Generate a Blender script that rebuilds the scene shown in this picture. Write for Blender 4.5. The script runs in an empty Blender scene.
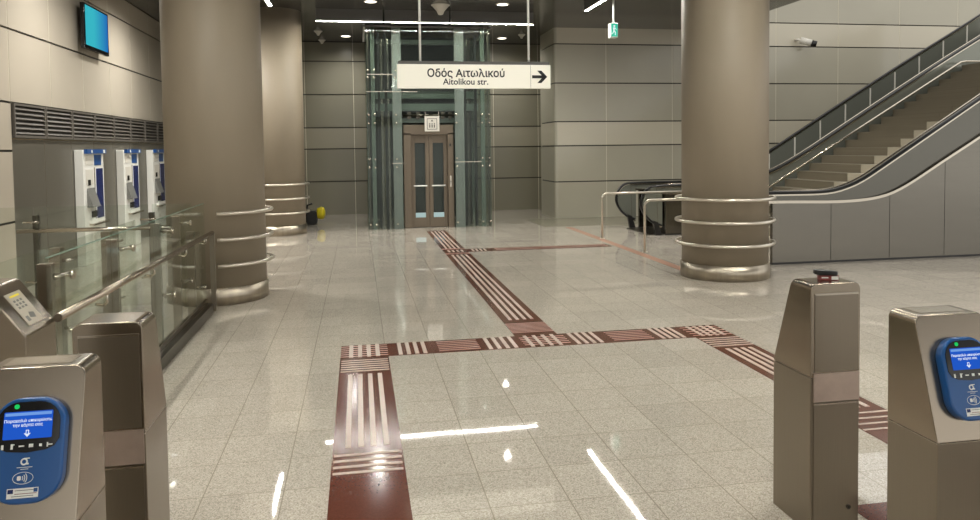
import bpy, bmesh, math, random
from mathutils import Vector, Matrix
random.seed(7)
SC = bpy.context.scene
COL = SC.collection

# ------------------------------------------------------------------ camera
R = [[0.9845243574023428, -0.17479527711455387, -0.012585737163571446],
     [-0.01995632053062449, -0.04047344781089461, -0.9989813037755902],
     [0.17410782564946112, 0.9837725911615678, -0.043335365775215635]]
cd = bpy.data.cameras.new('camera')
cam = bpy.data.objects.new('camera', cd)
COL.objects.link(cam)
cd.sensor_width = 36.0
cd.lens = 742.785 / 980 * 36
cd.shift_y = -(260 - 180.24) / 980
cd.clip_end = 200
m3 = Matrix((R[0], [-v for v in R[1]], [-v for v in R[2]])).transposed()
cam.matrix_world = Matrix.Translation((0, 0, 1.75)) @ m3.to_4x4()
SC.camera = cam

# ------------------------------------------------------------------ world, lights, exposure
W = bpy.data.worlds.new('world')
SC.world = W
W.use_nodes = True
W.node_tree.nodes['Background'].inputs[0].default_value = (0.80, 0.785, 0.75, 1)
W.node_tree.nodes['Background'].inputs[1].default_value = .95
SC.view_settings.view_transform = 'Standard'
SC.view_settings.look = 'None'
SC.view_settings.gamma = 1
SC.view_settings.exposure = 0.85
LED_POWER = 75.0
SPOT_POWER = 300.0
SC.cycles.use_denoising = True
SC.cycles.max_bounces = 10
SC.cycles.transparent_max_bounces = 24
SC.cycles.sample_clamp_indirect = 6.0
CEIL = 4.65


# ------------------------------------------------------------------ materials
def s2l(c):
    return tuple(((v / 255) / 12.92 if v / 255 <= .04045 else ((v / 255 + .055) / 1.055) ** 2.4) for v in c)


def mat(name, rgb, rough=.5, metal=0., coat=0., spec=.5, noise=None, brush=None, bump=None, emit=None, estr=0.):
    m = bpy.data.materials.new(name)
    m.use_nodes = True
    nt = m.node_tree
    b = nt.nodes['Principled BSDF']
    c = s2l(rgb)
    b.inputs['Base Color'].default_value = (*c, 1)
    b.inputs['Roughness'].default_value = rough
    b.inputs['Metallic'].default_value = metal
    b.inputs['Coat Weight'].default_value = coat
    b.inputs['Coat Roughness'].default_value = .08
    b.inputs['Specular IOR Level'].default_value = spec
    tc = nt.nodes.new('ShaderNodeTexCoord')
    if noise or brush:
        mp = nt.nodes.new('ShaderNodeMapping')
        nt.links.new(tc.outputs['Object'], mp.inputs[0])
        nz = nt.nodes.new('ShaderNodeTexNoise')
        if noise:
            sc_, amt = noise
            mp.inputs['Scale'].default_value = (sc_,) * 3 if not isinstance(sc_, tuple) else sc_
        else:
            sc_, amt = brush
            mp.inputs['Scale'].default_value = sc_
        nz.inputs['Scale'].default_value = 1
        nz.inputs['Detail'].default_value = 4
        nt.links.new(mp.outputs[0], nz.inputs['Vector'])
        mr = nt.nodes.new('ShaderNodeMapRange')
        mr.inputs['From Min'].default_value = .3
        mr.inputs['From Max'].default_value = .7
        mr.inputs['To Min'].default_value = 1 - amt
        mr.inputs['To Max'].default_value = 1 + amt
        nt.links.new(nz.outputs['Fac'], mr.inputs['Value'])
        mx = nt.nodes.new('ShaderNodeVectorMath')
        mx.operation = 'SCALE'
        mx.inputs[0].default_value = c
        nt.links.new(mr.outputs[0], mx.inputs['Scale'])
        nt.links.new(mx.outputs[0], b.inputs['Base Color'])
        if brush:
            nt.links.new(mx.outputs[0], b.inputs['Base Color'])
    if bump:
        n2 = nt.nodes.new('ShaderNodeTexNoise')
        n2.inputs['Scale'].default_value = bump[0]
        nt.links.new(tc.outputs['Object'], n2.inputs['Vector'])
        bp = nt.nodes.new('ShaderNodeBump')
        bp.inputs['Strength'].default_value = bump[1]
        bp.inputs['Distance'].default_value = bump[2]
        nt.links.new(n2.outputs['Fac'], bp.inputs['Height'])
        nt.links.new(bp.outputs[0], b.inputs['Normal'])
    if emit:
        b.inputs['Emission Color'].default_value = (*s2l(emit), 1)
        b.inputs['Emission Strength'].default_value = estr
    return m


def glass_mat(name, tint, refl=1.0, body=0.0, body_rgb=(150, 190, 180), rough=.02):
    m = bpy.data.materials.new(name)
    m.use_nodes = True
    nt = m.node_tree
    nt.nodes.clear()
    out = nt.nodes.new('ShaderNodeOutputMaterial')
    tr = nt.nodes.new('ShaderNodeBsdfTransparent')
    tr.inputs[0].default_value = (*s2l(tint), 1)
    gl = nt.nodes.new('ShaderNodeBsdfGlossy')
    gl.inputs['Roughness'].default_value = rough
    gl.inputs['Color'].default_value = (.9, .95, .93, 1)
    fr = nt.nodes.new('ShaderNodeLayerWeight')
    fr.inputs['Blend'].default_value = .5
    pw = nt.nodes.new('ShaderNodeMath')
    pw.operation = 'POWER'
    pw.inputs[1].default_value = 4.5
    nt.links.new(fr.outputs['Facing'], pw.inputs[0])
    mu = nt.nodes.new('ShaderNodeMath')
    mu.operation = 'MULTIPLY_ADD'
    mu.inputs[1].default_value = .7 * refl
    mu.inputs[2].default_value = .035 * refl
    nt.links.new(pw.outputs[0], mu.inputs[0])
    base = tr
    if body > 0:
        df = nt.nodes.new('ShaderNodeBsdfPrincipled')
        df.inputs['Base Color'].default_value = (*s2l(body_rgb), 1)
        df.inputs['Roughness'].default_value = .15
        mb = nt.nodes.new('ShaderNodeMixShader')
        mb.inputs[0].default_value = body
        nt.links.new(tr.outputs[0], mb.inputs[1])
        nt.links.new(df.outputs[0], mb.inputs[2])
        base = mb
    mx = nt.nodes.new('ShaderNodeMixShader')
    nt.links.new(mu.outputs[0], mx.inputs[0])
    nt.links.new(base.outputs[0], mx.inputs[1])
    nt.links.new(gl.outputs[0], mx.inputs[2])
    nt.links.new(mx.outputs[0], out.inputs[0])
    return m


def emit_mat(name, rgb, strength):
    m = bpy.data.materials.new(name)
    m.use_nodes = True
    nt = m.node_tree
    nt.nodes.clear()
    out = nt.nodes.new('ShaderNodeOutputMaterial')
    e = nt.nodes.new('ShaderNodeEmission')
    e.inputs[0].default_value = (*s2l(rgb), 1)
    e.inputs[1].default_value = strength
    nt.links.new(e.outputs[0], out.inputs[0])
    return m


def floor_mat():
    m = bpy.data.materials.new('polished_granite_tiles')
    m.use_nodes = True
    nt = m.node_tree
    N, L = nt.nodes, nt.links
    b = N['Principled BSDF']
    tc = N.new('ShaderNodeTexCoord')
    sp = N.new('ShaderNodeSeparateXYZ')
    L.new(tc.outputs['Object'], sp.inputs[0])

    def math_(op, a, bb=None, v=None):
        n = N.new('ShaderNodeMath')
        n.operation = op
        for i, q in enumerate((a, bb)):
            if q is None:
                continue
            if isinstance(q, (int, float)):
                n.inputs[i].default_value = q
            else:
                L.new(q, n.inputs[i])
        return n.outputs[0]

    def line(coord, off, pitch, w):
        f = math_('FRACT', math_('DIVIDE', math_('SUBTRACT', coord, off), pitch))
        d = math_('ABSOLUTE', math_('SUBTRACT', f, .5))
        return math_('GREATER_THAN', d, .5 - w / pitch / 2)
    lx = line(sp.outputs[0], .2, .4, .006)
    lx2 = line(sp.outputs[0], -.01, .4, .006)
    left = math_('LESS_THAN', sp.outputs[0], -.19)
    mixl = math_('ADD', math_('MULTIPLY', lx2, left), math_('MULTIPLY', lx, math_('SUBTRACT', 1, left)))
    ly = line(sp.outputs[1], .29, .4, .005)
    joint = math_('MAXIMUM', mixl, ly)
    # speckle
    v = N.new('ShaderNodeTexVoronoi')
    v.inputs['Scale'].default_value = 190
    L.new(tc.outputs['Object'], v.inputs['Vector'])
    hs = N.new('ShaderNodeSeparateColor')
    L.new(v.outputs['Color'], hs.inputs[0])
    cr = N.new('ShaderNodeValToRGB')
    e = cr.color_ramp.elements
    e[0].position = 0
    e[0].color = (*s2l((140, 133, 121)), 1)
    e[1].position = 1
    e[1].color = (*s2l((196, 188, 175)), 1)
    k = cr.color_ramp.elements.new(.25)
    k.color = (*s2l((164, 156, 144)), 1)
    k = cr.color_ramp.elements.new(.6)
    k.color = (*s2l((179, 171, 159)), 1)
    L.new(hs.outputs[0], cr.inputs[0])
    # per tile shade
    fx = math_('FLOOR', math_('DIVIDE', math_('SUBTRACT', sp.outputs[0], .2), .4))
    fy = math_('FLOOR', math_('DIVIDE', math_('SUBTRACT', sp.outputs[1], .29), .4))
    cb = N.new('ShaderNodeCombineXYZ')
    L.new(fx, cb.inputs[0])
    L.new(fy, cb.inputs[1])
    wn = N.new('ShaderNodeTexWhiteNoise')
    L.new(cb.outputs[0], wn.inputs[0])
    mr = N.new('ShaderNodeMapRange')
    mr.inputs['To Min'].default_value = .93
    mr.inputs['To Max'].default_value = 1.05
    L.new(wn.outputs[0], mr.inputs[0])
    sc_ = N.new('ShaderNodeVectorMath')
    sc_.operation = 'SCALE'
    L.new(cr.outputs[0], sc_.inputs[0])
    L.new(mr.outputs[0], sc_.inputs['Scale'])
    mx = N.new('ShaderNodeMix')
    mx.data_type = 'RGBA'
    L.new(joint, mx.inputs[0])
    L.new(sc_.outputs[0], mx.inputs[6])
    mx.inputs[7].default_value = (*s2l((142, 134, 120)), 1)
    L.new(mx.outputs[2], b.inputs['Base Color'])
    b.inputs['Roughness'].default_value = .028
    b.inputs['Specular IOR Level'].default_value = .75
    nz = N.new('ShaderNodeTexNoise')
    nz.inputs['Scale'].default_value = 3.5
    L.new(tc.outputs['Object'], nz.inputs['Vector'])
    bp = N.new('ShaderNodeBump')
    bp.inputs['Strength'].default_value = .04
    bp.inputs['Distance'].default_value = .004
    L.new(nz.outputs[0], bp.inputs['Height'])
    L.new(bp.outputs[0], b.inputs['Normal'])
    return m


def ceiling_mat():
    m = mat('dark_ceiling_panels', (66, 64, 60), .16, spec=.5)
    nt = m.node_tree
    N, L = nt.nodes, nt.links
    b = N['Principled BSDF']
    tc = N.new('ShaderNodeTexCoord')
    br = N.new('ShaderNodeTexBrick')
    br.offset = 0
    br.inputs['Scale'].default_value = 1
    br.inputs['Brick Width'].default_value = 1.2
    br.inputs['Row Height'].default_value = 1.5
    br.inputs['Mortar Size'].default_value = .008
    br.inputs['Color1'].default_value = (*s2l((70, 68, 64)), 1)
    br.inputs['Color2'].default_value = (*s2l((62, 60, 57)), 1)
    br.inputs['Mortar'].default_value = (*s2l((112, 108, 100)), 1)
    L.new(tc.outputs['Object'], br.inputs['Vector'])
    L.new(br.outputs[0], b.inputs['Base Color'])
    return m


M = dict(
    bal_b=mat('inner_balustrade_dark', (130, 132, 122), .22, .4),
    placard=mat('worn_placard', (176, 168, 152), .35, .5),
    floor=floor_mat(), ceil=ceiling_mat(),
    panel=mat('beige_enamel_panel', (170, 165, 149), .16, spec=.5, noise=(.8, .03)),
    panel_lt=mat('light_beige_enamel_panel', (190, 183, 165), .16, spec=.5),
    panel_dk=mat('olive_grey_panel', (132, 128, 111), .25, spec=.5),
    panel_dk_lt=mat('olive_grey_light_panel', (150, 144, 126), .25, spec=.5),
    panel_l=mat('warm_beige_panel', (182, 173, 158), .14, spec=.5, noise=(.8, .03)),
    gap=mat('dark_joint', (44, 40, 36), .7),
    strip=mat('cream_joint', (205, 198, 176), .5),
    column=mat('beige_brown_render', (140, 128, 110), .55, noise=((2.5, 2.5, .6), .05), bump=(60, .1, .003)),
    steel=mat('brushed_steel', (156, 145, 130), .24, 1., brush=((4, 4, 400), .025)),
    steel_v=mat('brushed_steel_warm', (140, 130, 116), .3, .85, brush=((400, 400, 4), .025)),
    steel_lt=mat('light_steel', (196, 188, 174), .22, 1.),
    steel_dk=mat('dark_steel', (92, 88, 80), .3, 1., brush=((3, 3, 120), .05)),
    steel_cl=mat('cladding_steel', (118, 114, 106), .2, 1., brush=((2, 2, 90), .05)),
    steel_bl=mat('balustrade_steel', (104, 102, 95), .25, .85),
    plate=mat('pinkish_steel_plate', (186, 168, 156), .4, .6, noise=(14, .08)),
    wallsteel=mat('dark_wall_steel', (102, 98, 88), .38, .3, noise=(1.2, .05)),
    louvre=mat('louvre_grey', (96, 91, 84), .45),
    black=mat('black_rubber', (20, 20, 20), .3),
    blackg=mat('black_gloss', (8, 9, 12), .08),
    ring=mat('pale_ring_metal', (208, 200, 186), .3, .8),
    skirt=mat('column_skirt_steel', (176, 166, 150), .36, 1., brush=((14, 14, .5), .12)),
    red=mat('dark_red_tactile_stone', (90, 50, 38), .12, noise=(90, .14)),
    bar=mat('pale_pink_stone_bar', (190, 174, 162), .25, noise=(60, .06)),
    bar2=mat('dull_pink_stone_bar', (164, 128, 116), .3),
    pink=mat('salmon_strip', (178, 140, 120), .2),
    white=mat('white_enamel', (232, 231, 225), .35),
    blue=mat('blue_enamel', (34, 78, 138), .3),
    navy=mat('navy_panel', (26, 38, 92), .2),
    rblue=mat('reader_blue', (8, 78, 142), .3, coat=.2),
    gscreen=mat('grey_screen', (120, 120, 116), .15),
    signw=mat('sign_cream', (240, 236, 222), .4, emit=(240, 236, 222), estr=.09),  # faint emission added to lift the brightness of the board
    signg=mat('sign_grey', (84, 82, 78), .4),
    ink=mat('sign_ink', (24, 22, 22), .5),
    steps=mat('brown_steps', (112, 104, 88), .42, .3, brush=((1, .3, 60), .1)),
    stone=mat('light_stone_steps', (156, 148, 131), .4, noise=(60, .06)),
    doorf=mat('bronze_door_frame', (112, 101, 87), .4, .5),
    kick=mat('pale_blue_plate', (176, 206, 214), .3, .4),
    beam=mat('green_grey_beam', (104, 116, 108), .4, .2),
    shaftwall=mat('shaft_panel', (118, 112, 92), .4),
    shaftdark=mat('shaft_dark', (44, 47, 43), .35),
    yellow=mat('yellow_plastic', (224, 204, 30), .4),
    redpl=mat('red_plastic', (130, 48, 46), .4),
    stairdark=mat('esc_dark', (30, 29, 28), .4),
    glass=glass_mat('clear_glass', (248, 250, 247), .85),
    eglass=glass_mat('shaft_glass', (236, 240, 236), .5),
    fin=glass_mat('green_glass_fin', (180, 196, 188), .8, .42, (136, 148, 138), .05),
    edge=mat('glass_edge_green', (110, 140, 124), .15),
    led=emit_mat('led_tube', (252, 250, 240), LED_POWER),
    down=emit_mat('downlight_disc', (255, 246, 228), 4.),
    greenl=emit_mat('green_led', (40, 225, 110), .45),
    exitg=emit_mat('exit_green', (60, 205, 170), .5),
    exitw=emit_mat('exit_white', (235, 250, 245), .55),
    rscreen=emit_mat('reader_screen_blue', (36, 92, 205), .5),
    rscreenl=emit_mat('reader_screen_bar', (120, 165, 235), .5),
    rtext=emit_mat('reader_text', (225, 235, 255), .55),
    sidelt=mat('side_white', (235, 235, 230), .4),
    paper=mat('paper', (214, 208, 186), .6),
    lamp_w=mat('lamp_white', (214, 210, 200), .4),
)


def tv_mat():
    m = bpy.data.materials.new('tv_screen_blue')
    m.use_nodes = True
    nt = m.node_tree
    nt.nodes.clear()
    out = nt.nodes.new('ShaderNodeOutputMaterial')
    e = nt.nodes.new('ShaderNodeEmission')
    tc = nt.nodes.new('ShaderNodeTexCoord')
    sp = nt.nodes.new('ShaderNodeSeparateXYZ')
    nt.links.new(tc.outputs['Generated'], sp.inputs[0])
    cr = nt.nodes.new('ShaderNodeValToRGB')
    a = cr.color_ramp.elements
    a[0].color = (*s2l((60, 190, 205)), 1)
    a[0].position = .35
    a[1].color = (*s2l((40, 110, 190)), 1)
    nt.links.new(sp.outputs[1], cr.inputs[0])
    nt.links.new(cr.outputs[0], e.inputs[0])
    e.inputs[1].default_value = .5
    nt.links.new(e.outputs[0], out.inputs[0])
    return m


M['tv'] = tv_mat()


# ------------------------------------------------------------------ mesh helpers
class MB:
    def __init__(s):
        s.bm = bmesh.new()
        s.mats = []

    def mi(s, m):
        if m not in s.mats:
            s.mats.append(m)
        return s.mats.index(m)

    def faces(s, fs, m, smooth=False):
        i = s.mi(m)
        for f in fs:
            f.material_index = i
            f.smooth = smooth

    def box(s, x0, x1, y0, y1, z0, z1, m='steel'):
        vs = [s.bm.verts.new(p) for p in ((x0, y0, z0), (x1, y0, z0), (x1, y1, z0), (x0, y1, z0),
                                          (x0, y0, z1), (x1, y0, z1), (x1, y1, z1), (x0, y1, z1))]
        fs = [s.bm.faces.new([vs[i] for i in q]) for q in
              ((3, 2, 1, 0), (4, 5, 6, 7), (0, 1, 5, 4), (1, 2, 6, 5), (2, 3, 7, 6), (3, 0, 4, 7))]
        s.faces(fs, m)
        return s

    def prism(s, pts, a0, a1, axis='X', m='steel', smooth=False):
        """pts: 2D outline, extruded along axis. axis X -> pts (y,z); Y -> (x,z); Z -> (x,y)"""
        def p3(p, a):
            return {'X': (a, p[0], p[1]), 'Y': (p[0], a, p[1]), 'Z': (p[0], p[1], a)}[axis]
        A = [s.bm.verts.new(p3(p, a0)) for p in pts]
        B = [s.bm.verts.new(p3(p, a1)) for p in pts]
        n = len(pts)
        fs = [s.bm.faces.new(A), s.bm.faces.new(B[::-1])]
        sf = [s.bm.faces.new((A[i], B[i], B[(i + 1) % n], A[(i + 1) % n])) for i in range(n)]
        s.faces(fs, m)
        s.faces(sf, m, smooth)
        return s

    def band(s, top, bot, y0, y1, m='steel'):
        """wall slab between two (x,z) polylines of the same length, thick from y0 to y1"""
        n = len(top)
        g = [[s.bm.verts.new((p[0], y, p[1])) for p in q] for y in (y0, y1) for q in (top, bot)]
        t0, b0, t1, b1 = g
        fs = []
        for i in range(n - 1):
            fs += [s.bm.faces.new((b0[i], b0[i + 1], t0[i + 1], t0[i])),
                   s.bm.faces.new((t1[i], t1[i + 1], b1[i + 1], b1[i])),
                   s.bm.faces.new((t0[i], t0[i + 1], t1[i + 1], t1[i])),
                   s.bm.faces.new((b1[i], b1[i + 1], b0[i + 1], b0[i]))]
        fs += [s.bm.faces.new((b0[0], t0[0], t1[0], b1[0])), s.bm.faces.new((b0[-1], b1[-1], t1[-1], t0[-1]))]
        s.faces(fs, m)
        return s

    def tube(s, pts, r, m='ring', seg=12, closed=False, sx=1., flat=None):
        """sweep an ellipse along a polyline. flat=(a,b): half width along Y-ish, half height"""
        pts = [Vector(p) for p in pts]
        n = len(pts)
        rings = []
        for i, p in enumerate(pts):
            if closed:
                t = (pts[(i + 1) % n] - pts[i - 1]).normalized()
            else:
                t = (pts[min(i + 1, n - 1)] - pts[max(i - 1, 0)]).normalized()
            up = Vector((0, 0, 1)) if abs(t.z) < .95 else Vector((0, 1, 0))
            if flat:
                up = Vector((0, 1, 0))
            a = t.cross(up).normalized()
            b = a.cross(t).normalized()
            ra, rb = (flat[1], flat[0]) if flat else (r, r)
            rings.append([s.bm.verts.new(p + a * ra * math.cos(k * 2 * math.pi / seg) + b * rb * math.sin(k * 2 * math.pi / seg))
                          for k in range(seg)])
        fs = []
        for i in range(n if closed else n - 1):
            A, B = rings[i], rings[(i + 1) % n]
            for k in range(seg):
                fs.append(s.bm.faces.new((A[k], A[(k + 1) % seg], B[(k + 1) % seg], B[k])))
        s.faces(fs, m, True)
        if not closed:
            s.faces([s.bm.faces.new(rings[0][::-1]), s.bm.faces.new(rings[-1])], m)
        return s

    def lathe(s, prof, cx, cy, m='steel', seg=48, cap=True, axis='Z', c3=0.):
        """prof: (r, z)"""
        def p3(r, z, a):
            u, v = r * math.cos(a), r * math.sin(a)
            if axis == 'Z':
                return (cx + u, cy + v, z)
            if axis == 'Y':
                return (cx + u, z, cy + v)
            return (z, cx + u, cy + v)
        rings = [[s.bm.verts.new(p3(r, z, k * 2 * math.pi / seg)) for k in range(seg)] for r, z in prof]
        fs = []
        for A, B in zip(rings, rings[1:]):
            for k in range(seg):
                fs.append(s.bm.faces.new((A[k], A[(k + 1) % seg], B[(k + 1) % seg], B[k])))
        s.faces(fs, m, True)
        if cap:
            s.faces([s.bm.faces.new(rings[0][::-1]), s.bm.faces.new(rings[-1])], m)
        return s

    def xf(s, mtx):
        bmesh.ops.transform(s.bm, matrix=mtx, verts=s.bm.verts)
        return s

    def round_top(s, zt, w=.03, seg=6):
        es = [e for e in s.bm.edges if all(abs(v.co.z - zt) < .002 for v in e.verts) and abs(e.verts[0].co.x - e.verts[1].co.x) < 1e-4]
        bmesh.ops.bevel(s.bm, geom=es, offset=w, segments=seg, profile=.5, affect='EDGES', clamp_overlap=True)
        return s

    def build(s, name, parent=None, bevel=0., seg=2):
        bmesh.ops.recalc_face_normals(s.bm, faces=s.bm.faces)
        me = bpy.data.meshes.new(name)
        s.bm.to_mesh(me)
        s.bm.free()
        for m in s.mats:
            me.materials.append(M[m])
        o = bpy.data.objects.new(name, me)
        COL.objects.link(o)
        if parent is not None:
            o.parent = parent
            o.matrix_parent_inverse = world_of(parent).inverted()
        if bevel:
            md = o.modifiers.new('bevel', 'BEVEL')
            md.width = bevel
            md.segments = seg
            md.limit_method = 'ANGLE'
            md.angle_limit = math.radians(35)
            for p in me.polygons:
                p.use_smooth = True
            md.harden_normals = True
        return o


def world_of(o):
    if o.parent is None:
        return Matrix.LocRotScale(o.location, o.rotation_euler, o.scale)
    return world_of(o.parent) @ o.matrix_parent_inverse @ Matrix.LocRotScale(o.location, o.rotation_euler, o.scale)


def tag(o, label, cat=None, group=None, kind=None):
    o['label'] = label
    if cat:
        o['category'] = cat
    if group:
        o['group'] = group
    if kind:
        o['kind'] = kind
    return o


def thing(name, label, cat, loc=(0, 0, 0), group=None):
    o = bpy.data.objects.new(name, None)
    o.empty_display_size = .1
    COL.objects.link(o)
    o.location = loc
    return tag(o, label, cat, group)


def struct(mb, name, label):
    o = mb.build(name)
    o['kind'] = 'structure'
    o['label'] = label
    o['category'] = name.split('_')[0]
    return o


def copy_tree(o, parent=None):
    c = o.copy()
    COL.objects.link(c)
    if parent is not None:
        c.parent = parent
        c.matrix_parent_inverse = o.matrix_parent_inverse.copy()
    for ch in list(o.children):
        copy_tree(ch, c)
    return c


def text_mesh(name, body, size, m, mtx, parent, align='CENTER', extrude=.0008, sx=1., bold=0.):
    cu = bpy.data.curves.new(name, 'FONT')
    cu.body = body
    cu.size = size
    cu.align_x = align
    cu.align_y = 'CENTER'
    cu.extrude = extrude
    cu.offset = bold
    cu.resolution_u = 4
    tmp = bpy.data.objects.new(name + '_tmp', cu)
    COL.objects.link(tmp)
    dg = bpy.context.evaluated_depsgraph_get()
    me = bpy.data.meshes.new_from_object(tmp.evaluated_get(dg))
    bpy.data.objects.remove(tmp)
    bpy.data.curves.remove(cu)
    me.name = name
    me.transform(mtx @ Matrix.Diagonal((sx, 1, 1, 1)))
    me.materials.clear()
    me.materials.append(M[m])
    o = bpy.data.objects.new(name, me)
    COL.objects.link(o)
    if parent is not None:
        o.parent = parent
        o.matrix_parent_inverse = world_of(parent).inverted()
    return o


def arc(cx, cy, r, a0, a1, n=8):
    return [(cx + r * math.cos(math.radians(a0 + (a1 - a0) * i / n)), cy + r * math.sin(math.radians(a0 + (a1 - a0) * i / n)))
            for i in range(n + 1)]


def rrect(cx, cy, w, h, r, n=6):
    o = []
    for sx, sy, a in ((1, 1, 0), (-1, 1, 90), (-1, -1, 180), (1, -1, 270)):
        o += arc(cx + sx * (w / 2 - r), cy + sy * (h / 2 - r), r, a, a + 90, n)
    return o


# ------------------------------------------------------------------ structure
struct(MB().box(-9, 20, -14, 21, -.2, 0, 'floor'), 'floor', 'polished speckled beige granite tile floor of the station hall')
struct(MB().box(-4.5, 8.85, -14, 21, CEIL, CEIL + .15, 'ceil').box(8.85, 16, -14, 7, CEIL, CEIL + .15, 'ceil'), 'ceiling', 'dark grey glossy panel ceiling over the hall')

ROWS = [(0, .90), (.90, 1.78), (1.78, 2.37), (2.37, 3.31), (3.31, 4.26), (4.26, 4.86), (4.86, 5.75), (5.75, 6.6)]


def panel_wall(mb, axis, fixed, a0, a1, grid, rows, face, mm, ml, noj=()):
    """axis X: wall lies along X at y=fixed, face -1 looks to -Y ; axis Y: lies along Y at x=fixed, face +1 looks to +X"""
    cuts = [a0] + [g for g in grid if a0 + .05 < g < a1 - .05] + [a1]
    t = .03

    def b(p0, p1, d0, d1, z0, z1, m):
        lo, hi = sorted((fixed + face * d0, fixed + face * d1))
        if axis == 'X':
            mb.box(p0, p1, lo, hi, z0, z1, m)
        else:
            mb.box(lo, hi, p0, p1, z0, z1, m)
    zt = max(r[1] for r in rows)
    zb = min(r[0] for r in rows)
    b(a0, a1, -.15, -t, zb, zt, 'gap')
    for (z0, z1) in rows:
        lt = abs(z0 - 1.78) < .01 or abs(z0 - 4.26) < .01
        m = ml if lt else mm
        for p0, p1 in zip(cuts, cuts[1:]):
            b(p0 + (.008 if p0 > a0 else 0), p1 - (.008 if p1 < a1 else 0), -t, 0, z0 + (.014 if z0 > 0 else 0), z1 - .014, m)
        for g in cuts[1:-1]:
            b(g - .008, g + .008, -t, -.003, z0 + (.014 if z0 > 0 else 0), z1 - .014, 'strip')


# left wall with ticket machine niche
mb = MB()
gY = [10.3 - 1.29 * k for k in range(14, 0, -1)] + [10.3 + 1.29 * k for k in range(9)]
panel_wall(mb, 'Y', -4.3, -7, 20.49, gY, [(2.40, 3.33), (3.33, 4.22), (4.22, CEIL)], 1, 'panel_l', 'panel_l')
panel_wall(mb, 'Y', -4.3, -7, 10.3, gY, [(0, .89), (.89, 1.79), (1.79, 2.40)], 1, 'panel_l', 'panel_l')
mb.box(-4.45, -4.301, 10.3, 20.5, 0, 2.40, 'wallsteel')
for k in range(1, 10):
    mb.box(-4.302, -4.2985, 10.3 + .98 * k - .004, 10.3 + .98 * k + .004, 0, 1.94, 'steel_lt')
mb.box(-4.302, -4.2955, 10.3, 20.5, 1.935, 1.95, 'steel_lt')
struct(mb, 'wall_left', 'warm beige panelled left wall with dark steel niche')

# back wall
mb = MB()
gX = [-1.37 - 1.28, -1.37, -.09, 1.19, 2.47, 3.75, 5.03]
panel_wall(mb, 'X', 20.5, -4.3, 6.4, gX, [(0, .90), (.90, 1.78), (1.78, 2.35), (2.35, 3.24), (3.24, 4.13), (4.13, CEIL)], -1, 'panel_dk', 'panel_dk_lt')
struct(mb, 'wall_back', 'olive grey panelled wall behind the glass elevator')

# right wall: face at y=17.6, short return at x=4.72, rounded corner strip
mb = MB()
gR = [4.32 + 1.755 * k for k in range(1, 12)]
panel_wall(mb, 'X', 17.6, 4.80, 20, [6.05 + 1.76 * k for k in range(-1, 9)] and [6.05, 7.78, 8.86, 10.61, 12.375, 14.17, 15.93, 17.7], ROWS, -1, 'panel', 'panel_lt')
panel_wall(mb, 'Y', 4.73, 17.67, 18.95, [], [r for r in ROWS if r[1] < 5], -1, 'panel', 'panel_lt')
for z0, z1 in ROWS:
    if z1 < 5:
        mb.prism([(4.73, 17.67), (4.735, 17.64), (4.76, 17.61), (4.80, 17.60), (4.86, 17.75), (4.80, 17.75)], z0 + (.014 if z0 else 0), z1 - .014, 'Z', 'panel')
mb.box(4.76, 6.4, 18.95, 19.1, 0, 4.65, 'panel')
struct(mb, 'wall_right', 'light beige panelled wall behind the staircase')
mb = MB().box(8.85, 20, 17.45, 17.60, 6.6, 6.7, 'panel')
mb2 = MB().box(-3.5, 4.2, 20.46, 20.5, 0, .02, 'gap')
mb.bm.free()
mb2.bm.free()

# salmon threshold strip
struct(MB().box(4.42, 4.56, 9.0, 15.6, 0, .004, 'pink'), 'trim_1', 'thin salmon coloured stone strip along the floor before the escalators')
struct(MB().box(4.0, 20, 15.8, 17.6, 0, .004, 'panel_dk'), 'trim_2', 'darker stone band along the foot of the right wall')

# louvre vents above the ticket machines: one continuous louvre band built as units
first = None
for k in range(10):
    y0 = 10.32 + .98 * k
    if first is None:
        t = thing('ventilation_grille', 'x', 'vent', (-4.3, y0, 1.97), 'louvred grilles above the ticket machines')
        f = MB().box(-4.2995, -4.265, y0, y0 + .03, 1.96, 2.395, 'louvre')  .box(-4.2995, -4.265, y0 + .93, y0 + .96, 1.96, 2.395, 'louvre') \
              .box(-4.2995, -4.265, y0 + .03, y0 + .93, 1.96, 1.99, 'louvre')  .box(-4.2995, -4.265, y0 + .03, y0 + .93, 2.37, 2.395, 'louvre')
        f.box(-4.2995, -4.2975, y0 + .03, y0 + .93, 1.99, 2.37, 'gap')
        f.build('frame', t)
        for j in range(6):
            z = 2.005 + j * .062
            MB().prism([(-4.297, z + .028), (-4.265, z), (-4.265, z + .007), (-4.297, z + .035)], y0 + .03, y0 + .93, 'Y', 'louvre').build('louvre_slat', t)
        first = t
    else:
        t = copy_tree(first)
        t.location = (-4.3, y0, 1.97)
    pos = ['nearest the camera, left of all ticket machines', 'second from the near end, left of the first ticket machine',
           'third from the near end, above the first ticket machine', 'fourth from the near end, right of the first ticket machine',
           'fifth from the near end, above the second ticket machine', 'sixth from the near end, right of the second ticket machine',
           'seventh from the near end, above the third ticket machine', 'eighth from the near end, beside the large round column',
           'hidden mostly behind the large left column, nearer one', 'farthest along the left wall behind the columns'][k]
    t['label'] = 'grey louvred wall grille, ' + pos

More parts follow.
